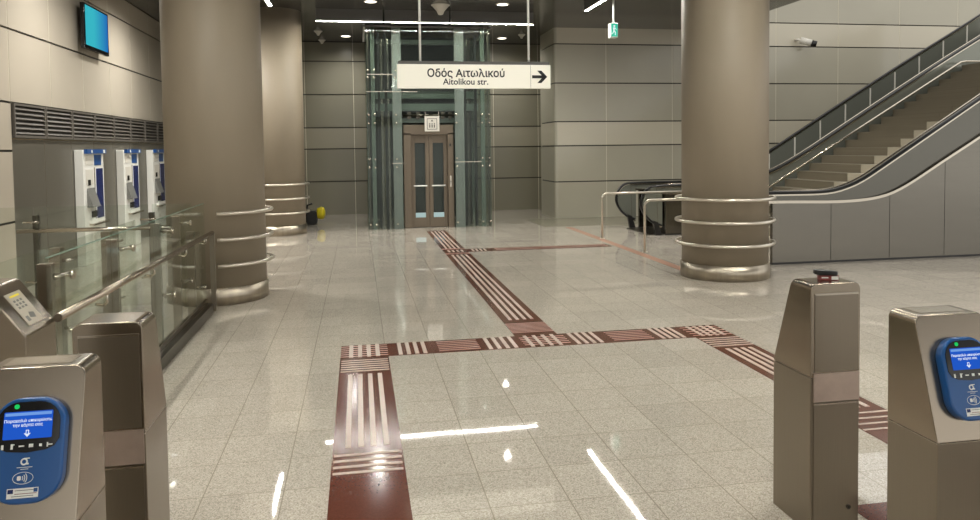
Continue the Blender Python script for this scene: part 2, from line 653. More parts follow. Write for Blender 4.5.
# ------------------------------------------------------------------ columns
def column(cx, cy, label, ang=None):
    t = thing('round_column', label, 'column', (cx, cy, 0), 'round columns of the hall')
    MB().lathe([(.558, .20), (.558, CEIL - .001)], cx, cy, 'column', 96).build('shaft', t)
    MB().lathe([(.575, .001), (.575, .20)], cx, cy, 'skirt', 96).build('skirting', t)
    for z in (1.05, .755, .46):
        if ang:
            a0, a1 = ang
            pts = [(cx + .632 * math.cos(math.radians(a0 + (a1 - a0) * i / 40)), cy + .632 * math.sin(math.radians(a0 + (a1 - a0) * i / 40)), z)
                   for i in range(41)]
            rb = MB().tube(pts, .021, 'ring')
            angs = (a0 + 25, (a0 + a1) / 2, a1 - 25)
        else:
            pts = [(cx + .632 * math.cos(i * math.pi / 32), cy + .632 * math.sin(i * math.pi / 32), z) for i in range(64)]
            rb = MB().tube(pts, .021, 'ring', closed=True)
            angs = (30, 110, 200, 310)
        for a in angs:
            c, s_ = math.cos(math.radians(a)), math.sin(math.radians(a))
            rb.tube([(cx + .55 * c, cy + .55 * s_, z), (cx + .62 * c, cy + .62 * s_, z)], .008, 'ring', 8)
        rb.build('bumper_ring', t)
    return t


column(-1.68, 9.3, 'nearest left thick round beige column with three partial bumper rings beside the glass barrier', (-80, 120))
column(-1.68, 16.2, 'far left round beige column between the nearest left column and the back wall')
column(4.83, 9.25, 'right thick round beige column with three pale bumper rings in front of the escalator')

# ------------------------------------------------------------------ tactile paving
def bars_y(mb, x0, x1, y0, y1, n=4, m='bar', h=.0065, w=.034, mx=None):
    mx = mx if mx is not None else .05
    for i in range(n):
        c = x0 + mx + (x1 - x0 - 2 * mx) * (i + .5) / n
        mb.box(c - w / 2, c + w / 2, y0, y1, .003, h, m)


def bars_x(mb, x0, x1, y0, y1, n=4, m='bar', h=.0065, w=.02):
    for i in range(n):
        c = y0 + (y1 - y0) * (i + .5) / n
        mb.box(x0, x1, c - w / 2, c + w / 2, .003, h, m)


def tact(label, rect, fn):
    t = thing('tactile_paving', label, 'paving', ((rect[0] + rect[1]) / 2, (rect[2] + rect[3]) / 2, 0), 'dark red tactile guiding strips')
    MB().box(*rect, 0.0, .003, 'red').build('base_tiles', t)
    b = MB()
    fn(b)
    b.build('ridge_bars', t)
    return t


def f_path(b):
    bars_y(b, 1.4, 1.8, 12.85, 15.6)
    bars_x(b, 1.4, 1.8, 12.72, 12.84, 2, 'bar2')
    bars_y(b, 1.4, 1.8, 12.40, 12.62)
    bars_x(b, 1.4, 1.8, 12.12, 12.3, 3, 'bar2', .005)
    bars_y(b, 1.4, 1.8, 7.32, 12.05)
    bars_x(b, 1.4, 1.8, 6.78, 7.18, 8, 'bar2', .0055, .022)


tact('long straight red tactile strip running from the elevator doors toward the camera', (1.4, 1.8, 6.68, 15.75), f_path)


def f_row(b):
    # separate blocks along x, y 6.28..6.68
    bars_y(b, .24, .62, 6.29, 6.67, 4)
    bars_x(b, .66, 1.02, 6.31, 6.65, 6, 'bar2', w=.022)
    bars_y(b, 1.02, 1.42, 6.29, 6.67, 4)
    bars_x(b, 1.42, 1.84, 6.33, 6.63, 5, 'bar2', .005, .02)
    bars_y(b, 1.44, 1.78, 6.29, 6.67, 4, mx=0)
    bars_y(b, 1.82, 2.2, 6.29, 6.67, 4)
    bars_x(b, 2.24, 2.62, 6.31, 6.65, 6, 'bar2', w=.022)
    bars_y(b, 2.62, 2.98, 6.29, 6.67, 4)


tact('red tactile strip crossing the floor left to right in front of the long strip', (.22, 3.0, 6.28, 6.68), f_row)


def f_left(b):
    bars_y(b, -.18, .22, 6.29, 6.67, 4)
    bars_x(b, -.18, .22, 6.29, 6.67, 6, 'bar2', .0045, .022)
    bars_x(b, -.17, .21, 5.86, 6.22, 6, 'bar')
    bars_y(b, -.18, .22, 4.37, 5.80, 4)
    bars_x(b, -.17, .21, 3.98, 4.30, 4, 'bar', w=.024)


tact('broad red tactile strip leading toward the camera between the gates, left side', (-.18, .22, .5, 6.68), f_left)


def f_right(b):
    bars_y(b, 3.0, 3.38, 6.3, 6.66, 4)
    bars_x(b, 3.0, 3.38, 6.30, 6.66, 5, 'bar2', .0045, .02)
    bars_x(b, 3.0, 3.38, 5.92, 6.24, 5, 'bar')
    bars_y(b, 3.0, 3.38, 4.35, 5.86, 4)
    bars_x(b, 3.0, 3.38, 3.95, 4.3, 4, 'bar')


tact('red tactile strip at right passing behind the gate post with the phone', (3.0, 3.38, 1.0, 6.68), f_right)


def f_cross(b):
    bars_y(b, 1.82, 2.2, 12.42, 12.66, 4)
    bars_x(b, 2.3, 4.3, 12.40, 12.70, 2, 'bar2', w=.05)


tact('short red tactile branch strip from the long strip toward the escalator area', (1.8, 4.35, 12.38, 12.72), f_cross)
tb = thing('tactile_paving', 'dark red tactile end strip in the bottom right corner between the gate posts', 'paving', (2.6, 3.35, 0), 'dark red tactile guiding strips')
MB().box(2.3, 3.0, 2.7, 3.16, 0, .003, 'red').build('base_tiles', tb)

# ------------------------------------------------------------------ glass elevator
EX0, EX1, EY0, EY1, ETOP = .2, 2.92, 16.3, 18.7, 4.62
el = thing('elevator', 'free-standing glass elevator shaft with bronze double doors at the end of the hall', 'elevator', (1.55, 16.3, 0))


def pane(x0, x1, y0, y1, z0, z1, m='eglass', par=None, name='glass_panel'):
    return MB().box(x0, x1, y0, y1, z0, z1, m).build(name, par if par is not None else el)


for z0, z1 in ((.02, 1.44), (1.46, 2.40), (2.42, 3.36), (3.38, 4.38)):
    pane(EX0, .745, EY0, EY0 + .016, z0, z1)
    pane(2.34, EX1, EY0, EY0 + .016, z0, z1)
    pane(EX0, EX0 + .016, EY0 + .03, EY1, z0, z1)
    pane(EX1 - .016, EX1, EY0 + .03, EY1, z0, z1)
pane(.97, 2.10, EY0, EY0 + .016, 2.55, 3.36)
pane(.97, 2.10, EY0, EY0 + .016, 3.38, 4.38)
# green glass fins
for x0, x1, y0 in ((.30, .385, 16.33), (.755, .955, 16.33), (2.12, 2.33, 16.33), (2.70, 2.79, 16.33)):
    pane(x0, x1, y0, y0 + .09, .0, ETOP - .1, 'fin', el, 'glass_fin')
for x in (EX0 + .02, EX1 - .10):
    pane(x, x + .08, EY1 - .1, EY1 - .02, 0, ETOP - .1, 'fin', el, 'glass_fin')
# dark steel corner posts and rails
for x in (.225, 2.86):
    MB().box(x, x + .035, 16.34, 16.38, 0, ETOP - .1, 'steel_dk').build('corner_post', el)
MB().box(EX0 - .04, EX1 + .02, EY0 - .03, EY0 + .03, 4.385, 4.42, 'steel_lt').build('top_rail', el)
MB().box(EX0 - .04, EX0 + .0, EY0 + .03, EY1, 4.40, 4.46, 'sidelt').box(EX1, EX1 + .04, EY0 + .03, EY1, 4.40, 4.46, 'sidelt').build('side_rails', el)
MB().box(EX0 + .02, .78, EY0 - .012, EY0 - .002, 3.36, 3.38, 'steel_lt').box(2.3, EX1, EY0 - .012, EY0 - .002, 3.36, 3.38, 'steel_lt').build('glazing_trim', el)
MB().box(EX0, 1.3, EY0 - .01, EY0 - .002, 2.99, 3.005, 'steel_lt').build('glazing_trim', el)
MB().box(.72, 1.0, EY0 - .01, EY0 - .002, 1.435, 1.45, 'steel_lt').box(2.1, 2.7, EY0 - .01, EY0 - .002, 1.445, 1.46, 'steel_lt').build('glazing_trim', el)
for x0, x1 in ((.45, .50), (.60, .66), (2.37, 2.42), (2.60, 2.66)):
    MB().box(x0, x1, 16.6, 16.66, .0, 4.3, 'stairdark').build('counterweight_rail', el)
# guide rails and machinery
for x, r in ((.56, .03), (.70, .022), (2.42, .03), (2.56, .045)):
    MB().box(x - r, x + r, 17.1, 17.16, 0, 4.25, 'steel_cl').build('guide_rail', el)
MB().box(.55, .74, 17.3, 17.36, .02, 2.3, 'shaftwall').build('side_panel', el)
MB().box(2.33, 2.47, 17.3, 17.36, .02, 2.3, 'shaftwall').build('side_panel', el)
for z0, z1, y in ((2.62, 2.78, 17.0), (2.9, 3.06, 17.05), (4.15, 4.25, 17.2)):
    MB().box(.42, 2.75, y, y + .12, z0, z1, 'beam').build('cross_beam', el)
MB().box(.95, 2.15, 16.75, 16.85, 2.34, 2.44, 'beam').build('door_operator_beam', el)
for x in (1.1, 1.3, 1.85, 2.02):
    MB().box(x, x + .08, 16.7, 16.76, 2.42, 2.58, 'steel_dk').build('door_motor_unit', el)
MB().tube([(1.0, 16.72, 2.5), (2.2, 16.72, 2.5)], .03, 'steel_dk').build('door_drive_shaft', el)
MB().box(EX0 + .02, EX1 - .02, EY1 - .03, EY1, .02, ETOP - .1, 'shaftdark').build('back_panel', el)
MB().box(.60, 2.5, 17.0, 18.4, 3.06, 3.12, 'shaftdark').build('upper_platform', el)
# door set
df = MB()
df.box(.985, 1.15, 16.42, 16.62, 0, 2.10, 'doorf').box(1.96, 2.09, 16.42, 16.62, 0, 2.10, 'doorf').box(.985, 2.09, 16.42, 16.62, 2.06, 2.28, 'doorf')
df.build('door_frame', el, .006)
for x0, x1 in ((1.152, 1.548), (1.552, 1.958)):
    d = MB()
    g = .085
    d.box(x0, x0 + g, 16.50, 16.55, .01, 2.055, 'doorf').box(x1 - g, x1, 16.50, 16.55, .01, 2.055, 'doorf')
    d.box(x0 + g, x1 - g, 16.50, 16.55, .01, .22, 'doorf').box(x0 + g, x1 - g, 16.50, 16.55, 1.88, 2.055, 'doorf')
    dd = d.build('door', el, .004)
    pane(x0 + g, x1 - g, 16.52, 16.53, .22, 1.88, 'eglass', dd, 'window_pane')
    MB().tube([(x0 + .05, 16.47, .93), (x1 - .05, 16.47, .93)], .016, 'sidelt').build('push_bar', dd)
    MB().box(x0 + g, x1 - g, 16.508, 16.515, .225, .33, 'kick').build('kick_plate', dd)
MB().box(1.15, 1.96, 16.66, 16.68, .02, 2.05, 'shaftdark').box(1.2, 1.9, 16.62, 16.64, .02, .021, 'gap').build('inner_sill_door', el)
bpy.data.objects['inner_sill_door'].name = 'car_door'
MB().box(2.0, 2.03, 16.40, 16.42, 1.80, 1.86, 'black').build('door_sensor', el)
cp = MB().box(2.005, 2.035, 16.405, 16.42, .9, 1.15, 'steel_lt').box(2.012, 2.028, 16.40, 16.406, 1.0, 1.03, 'black').build('call_panel', el)
# spider fittings
sp0 = None
for x in (.24, .37, .83, 2.15, 2.72, 2.88):
    for z in (.12, 1.36, 1.54, 2.32, 2.50, 3.30, 3.46, 4.28):
        if sp0 is None:
            sp0 = MB().lathe([(.012, 16.262), (.023, 16.266), (.023, 16.282), (.012, 16.29), (.012, 16.345)], x, z, 'steel_lt', 12, True, 'Y').build('glass_fitting', el)
            base = (x, z)
        else:
            c = sp0.copy()
            COL.objects.link(c)
            c.parent = el
            c.matrix_parent_inverse = sp0.matrix_parent_inverse.copy()
            c.location = (x - base[0], 0, z - base[1])
# icon plate above the doors
ip = MB().box(1.44, 1.76, 16.20, 16.215, 2.13, 2.46, 'lamp_w').build('elevator_icon_plate', el)
ib = MB()
for x0, x1, z0, z1 in ((1.49, 1.71, 2.17, 2.18), (1.49, 1.71, 2.40, 2.41), (1.49, 1.50, 2.17, 2.41), (1.70, 1.71, 2.17, 2.41)):
    ib.box(x0, x1, 16.196, 16.2, z0, z1, 'ink')
for x in (1.55, 1.60, 1.65):
    ib.box(x - .012, x + .012, 16.196, 16.2, 2.21, 2.28, 'signg')
    ib.lathe([(.012, 16.196), (.012, 16.2)], x, 2.30, 'signg', 10, True, 'Y')
ib.prism([(1.575, 2.345), (1.625, 2.345), (1.60, 2.385)], 16.196, 16.2, 'Y', 'ink')
ib.build('pictogram', ip)
MB().box(1.45, 1.46, 16.2, 16.21, 2.46, 2.56, 'steel_lt').box(1.74, 1.75, 16.2, 16.21, 2.46, 2.56, 'steel_lt').build('hanger', ip)

# ------------------------------------------------------------------ ticket machines
def ticket_machine(y0):
    y1 = y0 + .93
    X = -4.17
    t = thing('ticket_machine', 'x', 'ticket machine', (-4.3, y0, 0), 'white ticket machines in the left wall')
    MB().box(-4.298, X, y0, y1, 0.0, 1.80, 'white').build('body', t, .008)

    def q(fa, fb, z0, z1, m, nm, th=.006, par=t):
        return MB().box(X, X + th, y0 + .93 * fa, y0 + .93 * fb, z0, z1, m).build(nm, par)
    h = MB().box(X + .001, X + .05, y0 + .05, y1, 1.74, 1.81, 'blue').build('header', t)
    MB().lathe([(.026, X + .05), (.026, X + .053)], y0 + .25, 1.775, 'sidelt', 16, True, 'X').build('header_emblem', h)
    MB().box(X + .05, X + .053, y0 + .78, y0 + .86, 1.75, 1.80, 'sidelt').build('header_mark', h)
    q(.08, .46, 1.56, 1.72, 'lamp_w', 'fare_notice')
    q(.52, .86, 1.55, 1.72, 'blue', 'blue_notice')
    q(.5, .53, .70, 1.52, 'rscreenl' if False else 'steel_lt', 'divider')
    q(.60, .93, .70, 1.50, 'navy', 'navy_panel')
    q(.10, .45, 1.25, 1.49, 'lamp_w', 'display_surround')
    q(.18, .30, 1.24, 1.33, 'blackg', 'card_slot', .012)
    MB().prism([(X, .90), (X + .09, .90), (X, 1.20)], y0 + .12, y0 + .46, 'Y', 'gscreen').build('sloped_screen', t)
    q(.32, .56, .73, .83, 'blackg', 'coin_slot', .015)
    q(.20, .95, .61, .64, 'steel_lt', 'tray_edge', .08)
    q(.22, .50, .60, .70, 'sidelt', 'ticket_tray', .04)
    MB().lathe([(.05, X + .002), (.05, X + .004)], y0 + .42, .40, 'lamp_w', 16, True, 'X').build('round_badge', t)
    return t


tm = ticket_machine(12.35)
tm['label'] = 'white ticket machine with blue header, nearest of the three and largest in view'
for y, lb in ((14.36, 'white ticket machine with blue header, middle of the three in the dark wall'),
              (16.30, 'white ticket machine with blue header, farthest of the three, next to the round column')):
    c = copy_tree(tm)
    c.location = (-4.3, y, 0)
    c['label'] = lb

# ------------------------------------------------------------------ wall television
tv = thing('television', 'flat screen monitor with blue picture high on the left wall', 'monitor', (-4.2, 13.1, 3.75))
MB().box(-4.21, -4.15, 12.56, 13.70, 3.39, 4.10, 'blackg').build('casing', tv, .01)
MB().box(-4.15, -4.147, 12.61, 13.65, 3.45, 4.07, 'tv').build('screen', tv)
MB().box(-4.2985, -4.21, 13.0, 13.3, 3.55, 3.9, 'black').build('wall_bracket', tv)

# ------------------------------------------------------------------ glass barriers on the left
def fitting(mb, x, y, z, d=(0, 1, 0)):
    mb.tube([(x - .075, y - .07, z), (x + .05, y + .0, z)], .011, 'steel_lt', 8)
    mb.tube([(x - .075, y + .07, z), (x + .05, y + .0, z)], .011, 'steel_lt', 8)
    mb.lathe([(.024, x + .0), (.024, x + .03)], y, z, 'steel_lt', 12, True, 'X')


gb = thing('glass_barrier', 'long glass barrier with slanting steel handrail running back to the nearest left column', 'barrier', (-1.6, 4.3, 0))
YS = [4.30, 5.35, 6.40, 7.45, 8.42]
for a, b_ in zip(YS, YS[1:]):
    g = MB().box(-1.66, -1.648, a + .012, b_ - .012, .14, 1.19, 'glass').build('glass_panel', gb)
    MB().box(-1.66, -1.648, a + .012, b_ - .012, 1.1901, 1.194, 'edge').build('glass_edge', g)
for y in (4.62, 5.80, 6.97, 7.70, 8.33):
    zt = 1.12 if y < 8 else .9
    MB().box(-1.82, -1.74, y - .025, y + .025, 0, zt, 'steel_v').build('post', gb, .004)
    for z in ((1.05, .48) if y < 8 else (.8, .3)):
        f = MB()
        f.tube([(-1.74, y, z), (-1.63, y, z)], .012, 'steel_lt', 8)
        f.lathe([(.026, -1.645), (.026, -1.628)], y, z, 'steel_lt', 12, True, 'X')
        f.tube([(-1.69, y - .11, z), (-1.69, y + .11, z)], .010, 'steel_lt', 8)
        f.build('glass_fitting', gb)
MB().box(-1.70, -1.58, 4.30, 8.45, 0, .10, 'steel_dk').box(-1.67, -1.638, 4.30, 8.45, .10, .15, 'steel').build('base_channel', gb)
hr = MB().tube([(-1.575, 4.22, .885), (-1.575, 8.42, .87)], .023, 'steel', 14).build('handrail', gb)
for y in (5.0, 6.1, 7.2, 8.1):
    MB().tube([(-1.646, y, .80), (-1.60, y, .79), (-1.577, y, .81), (-1.575, y, .86)], .010, 'steel_lt', 8).build('rail_bracket', hr)
MB().box(-1.60, -1.55, 8.40, 8.45, .02, .86, 'steel_v').build('end_post', gb)

cb_ = thing('glass_barrier', 'glass cross barrier with horizontal steel rail in front of the ticket machines', 'barrier', (-2.8, 8.4, 0))
for a, b_ in ((-4.25, -3.38), (-3.36, -2.24), (-2.20, -1.80)):
    g = MB().box(a, b_, 8.50, 8.512, .10, 1.19, 'glass').build('glass_panel', cb_)
for x in (-3.37, -2.22):
    MB().box(x - .025, x + .025, 8.53, 8.59, 0, 1.10, 'steel_dk').build('post', cb_)
MB().tube([(-3.5, 8.42, .945), (-1.98, 8.42, .945)], .022, 'steel_lt', 12).build('handrail', cb_)
for x in (-3.37, -2.22):
    for z in (1.03, .945, .4):
        MB().tube([(x - .10, 8.49, z), (x + .06, 8.49, z)], .011, 'steel_lt', 8).tube([(x, 8.43, z), (x, 8.54, z)], .012, 'steel_lt', 8).build('glass_fitting', cb_)

ib2 = thing('glass_barrier', 'inner glass lane barrier with brown steel posts between the handrail barrier and ticket machines', 'barrier', (-2.35, 5, 0))
for y in (5.2, 6.4, 7.6):
    MB().box(-2.42, -2.34, y - .05, y + .05, 0, 1.0, 'steel_v').build('post', ib2, .004)
for a, b_ in ((4.6, 5.78), (5.82, 6.98), (7.02, 8.2)):
    MB().box(-2.30, -2.288, a, b_, .12, 1.05, 'glass').build('glass_panel', ib2)
for y in (5.2, 6.4, 7.6):
    for z in (.9, .35):
        MB().tube([(-2.34, y, z), (-2.27, y, z)], .012, 'steel_lt', 8).tube([(-2.27, y - .1, z), (-2.27, y + .1, z)], .01, 'steel_lt', 8).build('glass_fitting', ib2)
MB().box(-2.33, -2.25, 4.6, 8.2, 0, .10, 'steel_dk').build('base_channel', ib2)

# box with sloping instruction panel
bx = thing('gate_cabinet', 'steel cabinet with sloping instruction panel at far left beside the start of the handrail', 'gate cabinet', (-2.0, 4.1, 0))
prof = [(-2.5, 0), (-1.60, 0), (-1.60, .865), (-1.765, 1.09), (-1.79, 1.10), (-2.5, 1.10)]
MB().prism(prof, 3.90, 4.26, 'Y', 'steel').build('body', bx, .008)
sv = Vector((-1.765 + 1.60, 0, 1.09 - .865)).normalized()
nv = Vector((-sv.z, 0, sv.x)) * -1
nv = Vector((sv.z, 0, -sv.x))
SM = Matrix(((0, sv.x, nv.x, -1.60 + sv.x * .135), (1, 0, 0, 4.08), (0, sv.z, nv.z, .865 + sv.z * .135), (0, 0, 0, 1)))
pl = MB().box(-.085, .085, -.095, .095, .001, .003, 'placard').xf(SM).build('instruction_plate', bx)
pd = MB().box(-.05, .05, .07, .08, .003, .004, 'yellow')
for r_ in range(3):
    for c_ in range(3):
        pd.box(-.05 + c_ * .035, -.03 + c_ * .035, .0 + r_ * .02, .012 + r_ * .02, .003, .004, 'gscreen')
pd.prism([(-.02, -.06), (.03, -.07), (.045, -.04), (.0, -.03)], .003, .004, 'Z', 'signg').box(-.06, -.03, -.075, -.045, .003, .004, 'gscreen')
pd.xf(SM).build('instruction_drawing', pl)

# ------------------------------------------------------------------ gate posts
SV = Vector((0, .120, .42)).normalized()
SN = Vector((0, -SV.z, SV.y))


def reader(xc, par, yb):
    # local frame: u = +X, v = up the slope, n = outward
    o = Vector((xc, yb, .71)) + SV * .2105
    S = Matrix(((1, 0, 0, o.x), (0, SV.y, SN.y, o.y), (0, SV.z, SN.z, o.z), (0, 0, 0, 1)))
    body = MB().prism(rrect(0, 0, .19, .285, .075, 8), -.004, .034, 'Z', 'rblue').xf(S).build('card_reader', par, .008, 3)
    MB().prism(rrect(0, 0, .165, .26, .065, 8), -.006, .0, 'Z', 'black').xf(S).build('mounting_gasket', body)
    top = []
    # black window: rounded top, slightly bowed bottom
    W_ = .083
    top += arc(W_ - .058, .135 - .062, .058, 0, 90, 6) + arc(-W_ + .058, .135 - .062, .058, 90, 180, 6)
    top += [(-W_, .028), (-W_ + .012, .008)] + [(-.05, -.001), (0, -.006), (.05, -.001)] + [(W_ - .012, .008), (W_, .028)]
    MB().prism(top, .034, .0365, 'Z', 'blackg').xf(S).build('display_window', body)
    s = MB().prism(rrect(0, .068, .126, .074, .003, 2), .0365, .038, 'Z', 'rscreen').box(-.06, .06, .094, .102, .0378, .0384, 'rscreenl').xf(S).build('screen', body)
    text_mesh('screen_text', 'Παρακαλώ επικυρώστε', .0112, 'rtext', S @ Matrix.Translation((0, .080, .0386)), s, extrude=.0002, bold=.0002)
    text_mesh('screen_text', 'την κάρτα σας', .0112, 'rtext', S @ Matrix.Translation((0, .068, .0386)), s, extrude=.0002, bold=.0002)
    ar = MB().box(-.004, .004, .045, .055, .0382, .0388, 'rtext').prism([(-.009, .046), (0, .036), (.009, .046)], .0382, .0388, 'Z', 'rtext')
    ar.box(-.002, .002, .0445, .053, .0387, .0391, 'rscreen').xf(S).build('screen_arrow', s)
    MB().prism(arc(-.032, .119, .0065, 0, 345, 16), .0365, .0385, 'Z', 'greenl').xf(S).build('status_light', body)
    ic = MB()
    for k, (w, h) in enumerate(((.006, .013), (.006, .014), (.014, .004), (.011, .009), (.007, .007), (.012, .003))):
        u = -.062 + k * .0245
        ic.box(u - w / 2, u + w / 2, .012 - h / 2, .012 + h / 2, .0365, .0375, 'sidelt')
    ic.box(.052, .0555, .006, .018, .0365, .0375, 'sidelt').box(-.036, -.031, .0155, .0185, .0365, .0376, 'sidelt')
    ic.xf(S).build('key_symbols', body)
    lg = MB()
    ri = [(math.cos(a * math.pi / 12), math.sin(a * math.pi / 12)) for a in range(24)]
    lg.tube([(-.004 + .0075 * c, -.030 + .0075 * s_, .0345) for c, s_ in ri], .0022, 'sidelt', 6, closed=True)
    lg.box(.002, .008, -.038, -.0335, .034, .036, 'sidelt').box(-.004, .010, -.0225, -.020, .034, .036, 'sidelt')
    lg.box(-.022, .018, -.0455, -.044, .034, .0345, 'sidelt').box(-.012, .008, -.0505, -.049, .034, .0345, 'sidelt')
    lg.xf(S).build('logo', body)
    cl_ = MB()
    cl_.tube([(-.004 + .026 * c, -.073 + .0155 * s_, .0343) for c, s_ in ri], .0008, 'sidelt', 6, closed=True)
    cl_.prism(rrect(-.014, -.073, .010, .012, .003, 3), .034, .035, 'Z', 'sidelt')
    for r_ in (.008, .013, .018):
        cl_.tube([(-.012 + r_ * math.cos(math.radians(a)), -.073 + r_ * math.sin(math.radians(a)), .0343) for a in range(-40, 41, 10)], .0011, 'sidelt', 6)
    cl_.xf(S).build('contactless_symbol', body)
    st = MB().box(-.042, .038, -.125, -.099, .034, .0348, 'sidelt').box(-.040, -.026, -.112, -.101, .0348, .0352, 'navy')
    st.box(-.022, .034, -.1055, -.104, .0348, .0352, 'signg').box(-.022, .034, -.1145, -.113, .0348, .0352, 'redpl').box(-.030, .026, -.1205, -.119, .0348, .0352, 'signg')
    st.box(.026, .036, -.111, -.101, .0348, .0352, 'rblue')
    st.xf(S).build('sticker', body)
    return body


ZT = 1.13


def near_post(x0, x1, label, yb=2.215):
    t = thing('gate_post', label, 'gate post', ((x0 + x1) / 2, yb + .12, 0), 'steel fare gate posts')
    up = MB().prism([(yb, .7095), (yb + .25, .7095), (yb + .25, ZT), (yb + .12, ZT)], x0, x1, 'X', 'steel').round_top(ZT).build('upper_housing', t, .004, 2)
    MB().prism([(yb + .001, 0), (yb + .249, 0), (yb + .249, .708), (yb + .001, .708)], x0 + .001, x1 - .001, 'X', 'steel_v').build('lower_cabinet', t, .003)
    MB().box(x0 + .05, x1 - .05, yb + .148, yb + .232, ZT - .0005, ZT + .0015, 'steel_lt').build('top_plate', t)
    MB().box(x0 - .0008, x1 + .0008, yb - .0008, yb + .2508, .7065, .7095, 'steel_lt').build('seam_strip', t)
    reader((x0 + x1) / 2 + (.013 if x0 < 0 else .006), t, yb)
    return t


near_post(-1.085, -.80, 'near left steel gate post with sloping face and blue card reader, at the left edge')
near_post(1.95, 2.235, 'near right steel gate post with sloping face and blue card reader')


def far_post(x0, x1, yf, tb, sb, label):
    t = thing('gate_post', label, 'gate post', ((x0 + x1) / 2, yf + .12, 0), 'steel fare gate posts')
    MB().prism([(yf, .7095), (sb, .7095), (tb, ZT), (yf, ZT)], x0, x1, 'X', 'steel').round_top(ZT).build('upper_housing', t, .004, 2)
    MB().prism([(yf + .001, 0), (sb - .001, 0), (sb - .001, .708), (yf + .001, .708)], x0 + .001, x1 - .001, 'X', 'steel_v').build('lower_cabinet', t, .003)
    MB().box(x0 + .02, x1 - .012, yf - .003, yf + .004, .735, 1.085, 'steel_v').box(x0 + .02, x1 - .012, yf - .005, yf - .003, 1.079, 1.085, 'steel_lt').build('front_cover', t)
    MB().box(x0 + .014, x1 - .006, yf - .006, yf + .004, .60, .728, 'plate').build('gate_plate', t)
    MB().box(x0 + .016, x1 - .010, yf - .003, yf + .004, .004, .592, 'steel_v').box(x0 + .016, x1 - .010, yf - .005, yf - .003, .586, .592, 'steel_lt').build('service_door', t)
    MB().lathe([(.011, yf - .008), (.011, yf - .003)], x1 - .055, .11, 'steel_dk', 16, True, 'Y').lathe([(.006, yf - .010), (.006, yf - .008)], x1 - .055, .11, 'black', 12, True, 'Y').build('lock', t)
    return t


far_post(-1.035, -.795, 2.89, 3.07, 3.20, 'far left steel gate post with flat front cover, behind the left reader post')
far_post(1.96, 2.205, 2.965, 3.115, 3.265, 'far right steel gate post with a small black device lying on its top')

dv = thing('card_scanner', 'small black and red handheld device lying on the far right gate post', 'handheld device', (2.11, 3.05, ZT))
DM = Matrix.Translation((2.095, 3.05, ZT)) @ Matrix.Rotation(math.radians(-14), 4, 'Z')
MB().prism(rrect(-.008, 0, .105, .05, .02, 5), .022, .044, 'Z', 'black').xf(DM @ Matrix.Rotation(math.radians(4), 4, 'Y')).build('casing', dv, .006)
MB().box(-.035, .046, -.02, .02, .001, .022, 'redpl').box(.014, .044, -.0215, -.0201, .004, .019, 'sidelt').box(-.03, .0, -.0215, -.0201, .010, .016, 'sidelt').xf(DM).build('base', dv)

# ------------------------------------------------------------------ staircase
st = thing('staircase', 'wide dark staircase with light stone side rising right between the two escalators', 'stairs', (6.5, 12, 0))


def steps_mesh(y0, y1, m, k0=0, k1=22):
    run, rise = .2667, .152
    pts = [(6.77 + k0 * run, 0)]
    for k in range(k0, k1):
        pts += [(6.77 + k * run, (k + 1) * rise), (6.77 + (k + 1) * run, (k + 1) * rise)]
    if k1 == 22:
        pts[-1] = (17, k1 * rise)
    pts.append((pts[-1][0], 0))
    return MB().prism(pts, y0, y1, 'Y', m)


steps_mesh(12.0, 13.55, 'steps').build('dark_steps', st)
steps_mesh(10.12, 11.995, 'stone', 0, 14).build('light_steps', st)
steps_mesh(10.12, 11.995, 'steps', 14, 22).build('upper_dark_steps', st)
MB().tube([(6.6, 13.5, .10), (12.30, 13.5, 3.40), (12.42, 13.5, 3.42), (17, 13.5, 3.42)], .022, 'steel_lt', 10).build('edge_trim', st)

# ------------------------------------------------------------------ escalators
def smooth(ctrl, n=4):
    out = []
    for i in range(len(ctrl) - 1):
        p0 = ctrl[max(i - 1, 0)]
        p1, p2 = ctrl[i], ctrl[i + 1]
        p3 = ctrl[min(i + 2, len(ctrl) - 1)]
        for k in range(n):
            t = k / n
            out.append(tuple(.5 * ((2 * p1[j]) + (-p0[j] + p2[j]) * t + (2 * p0[j] - 5 * p1[j] + 4 * p2[j] - p3[j]) * t * t +
                                   (-p0[j] + 3 * p1[j] - 3 * p2[j] + p3[j]) * t ** 3) for j in (0, 1)))
    out.append(ctrl[-1])
    return out


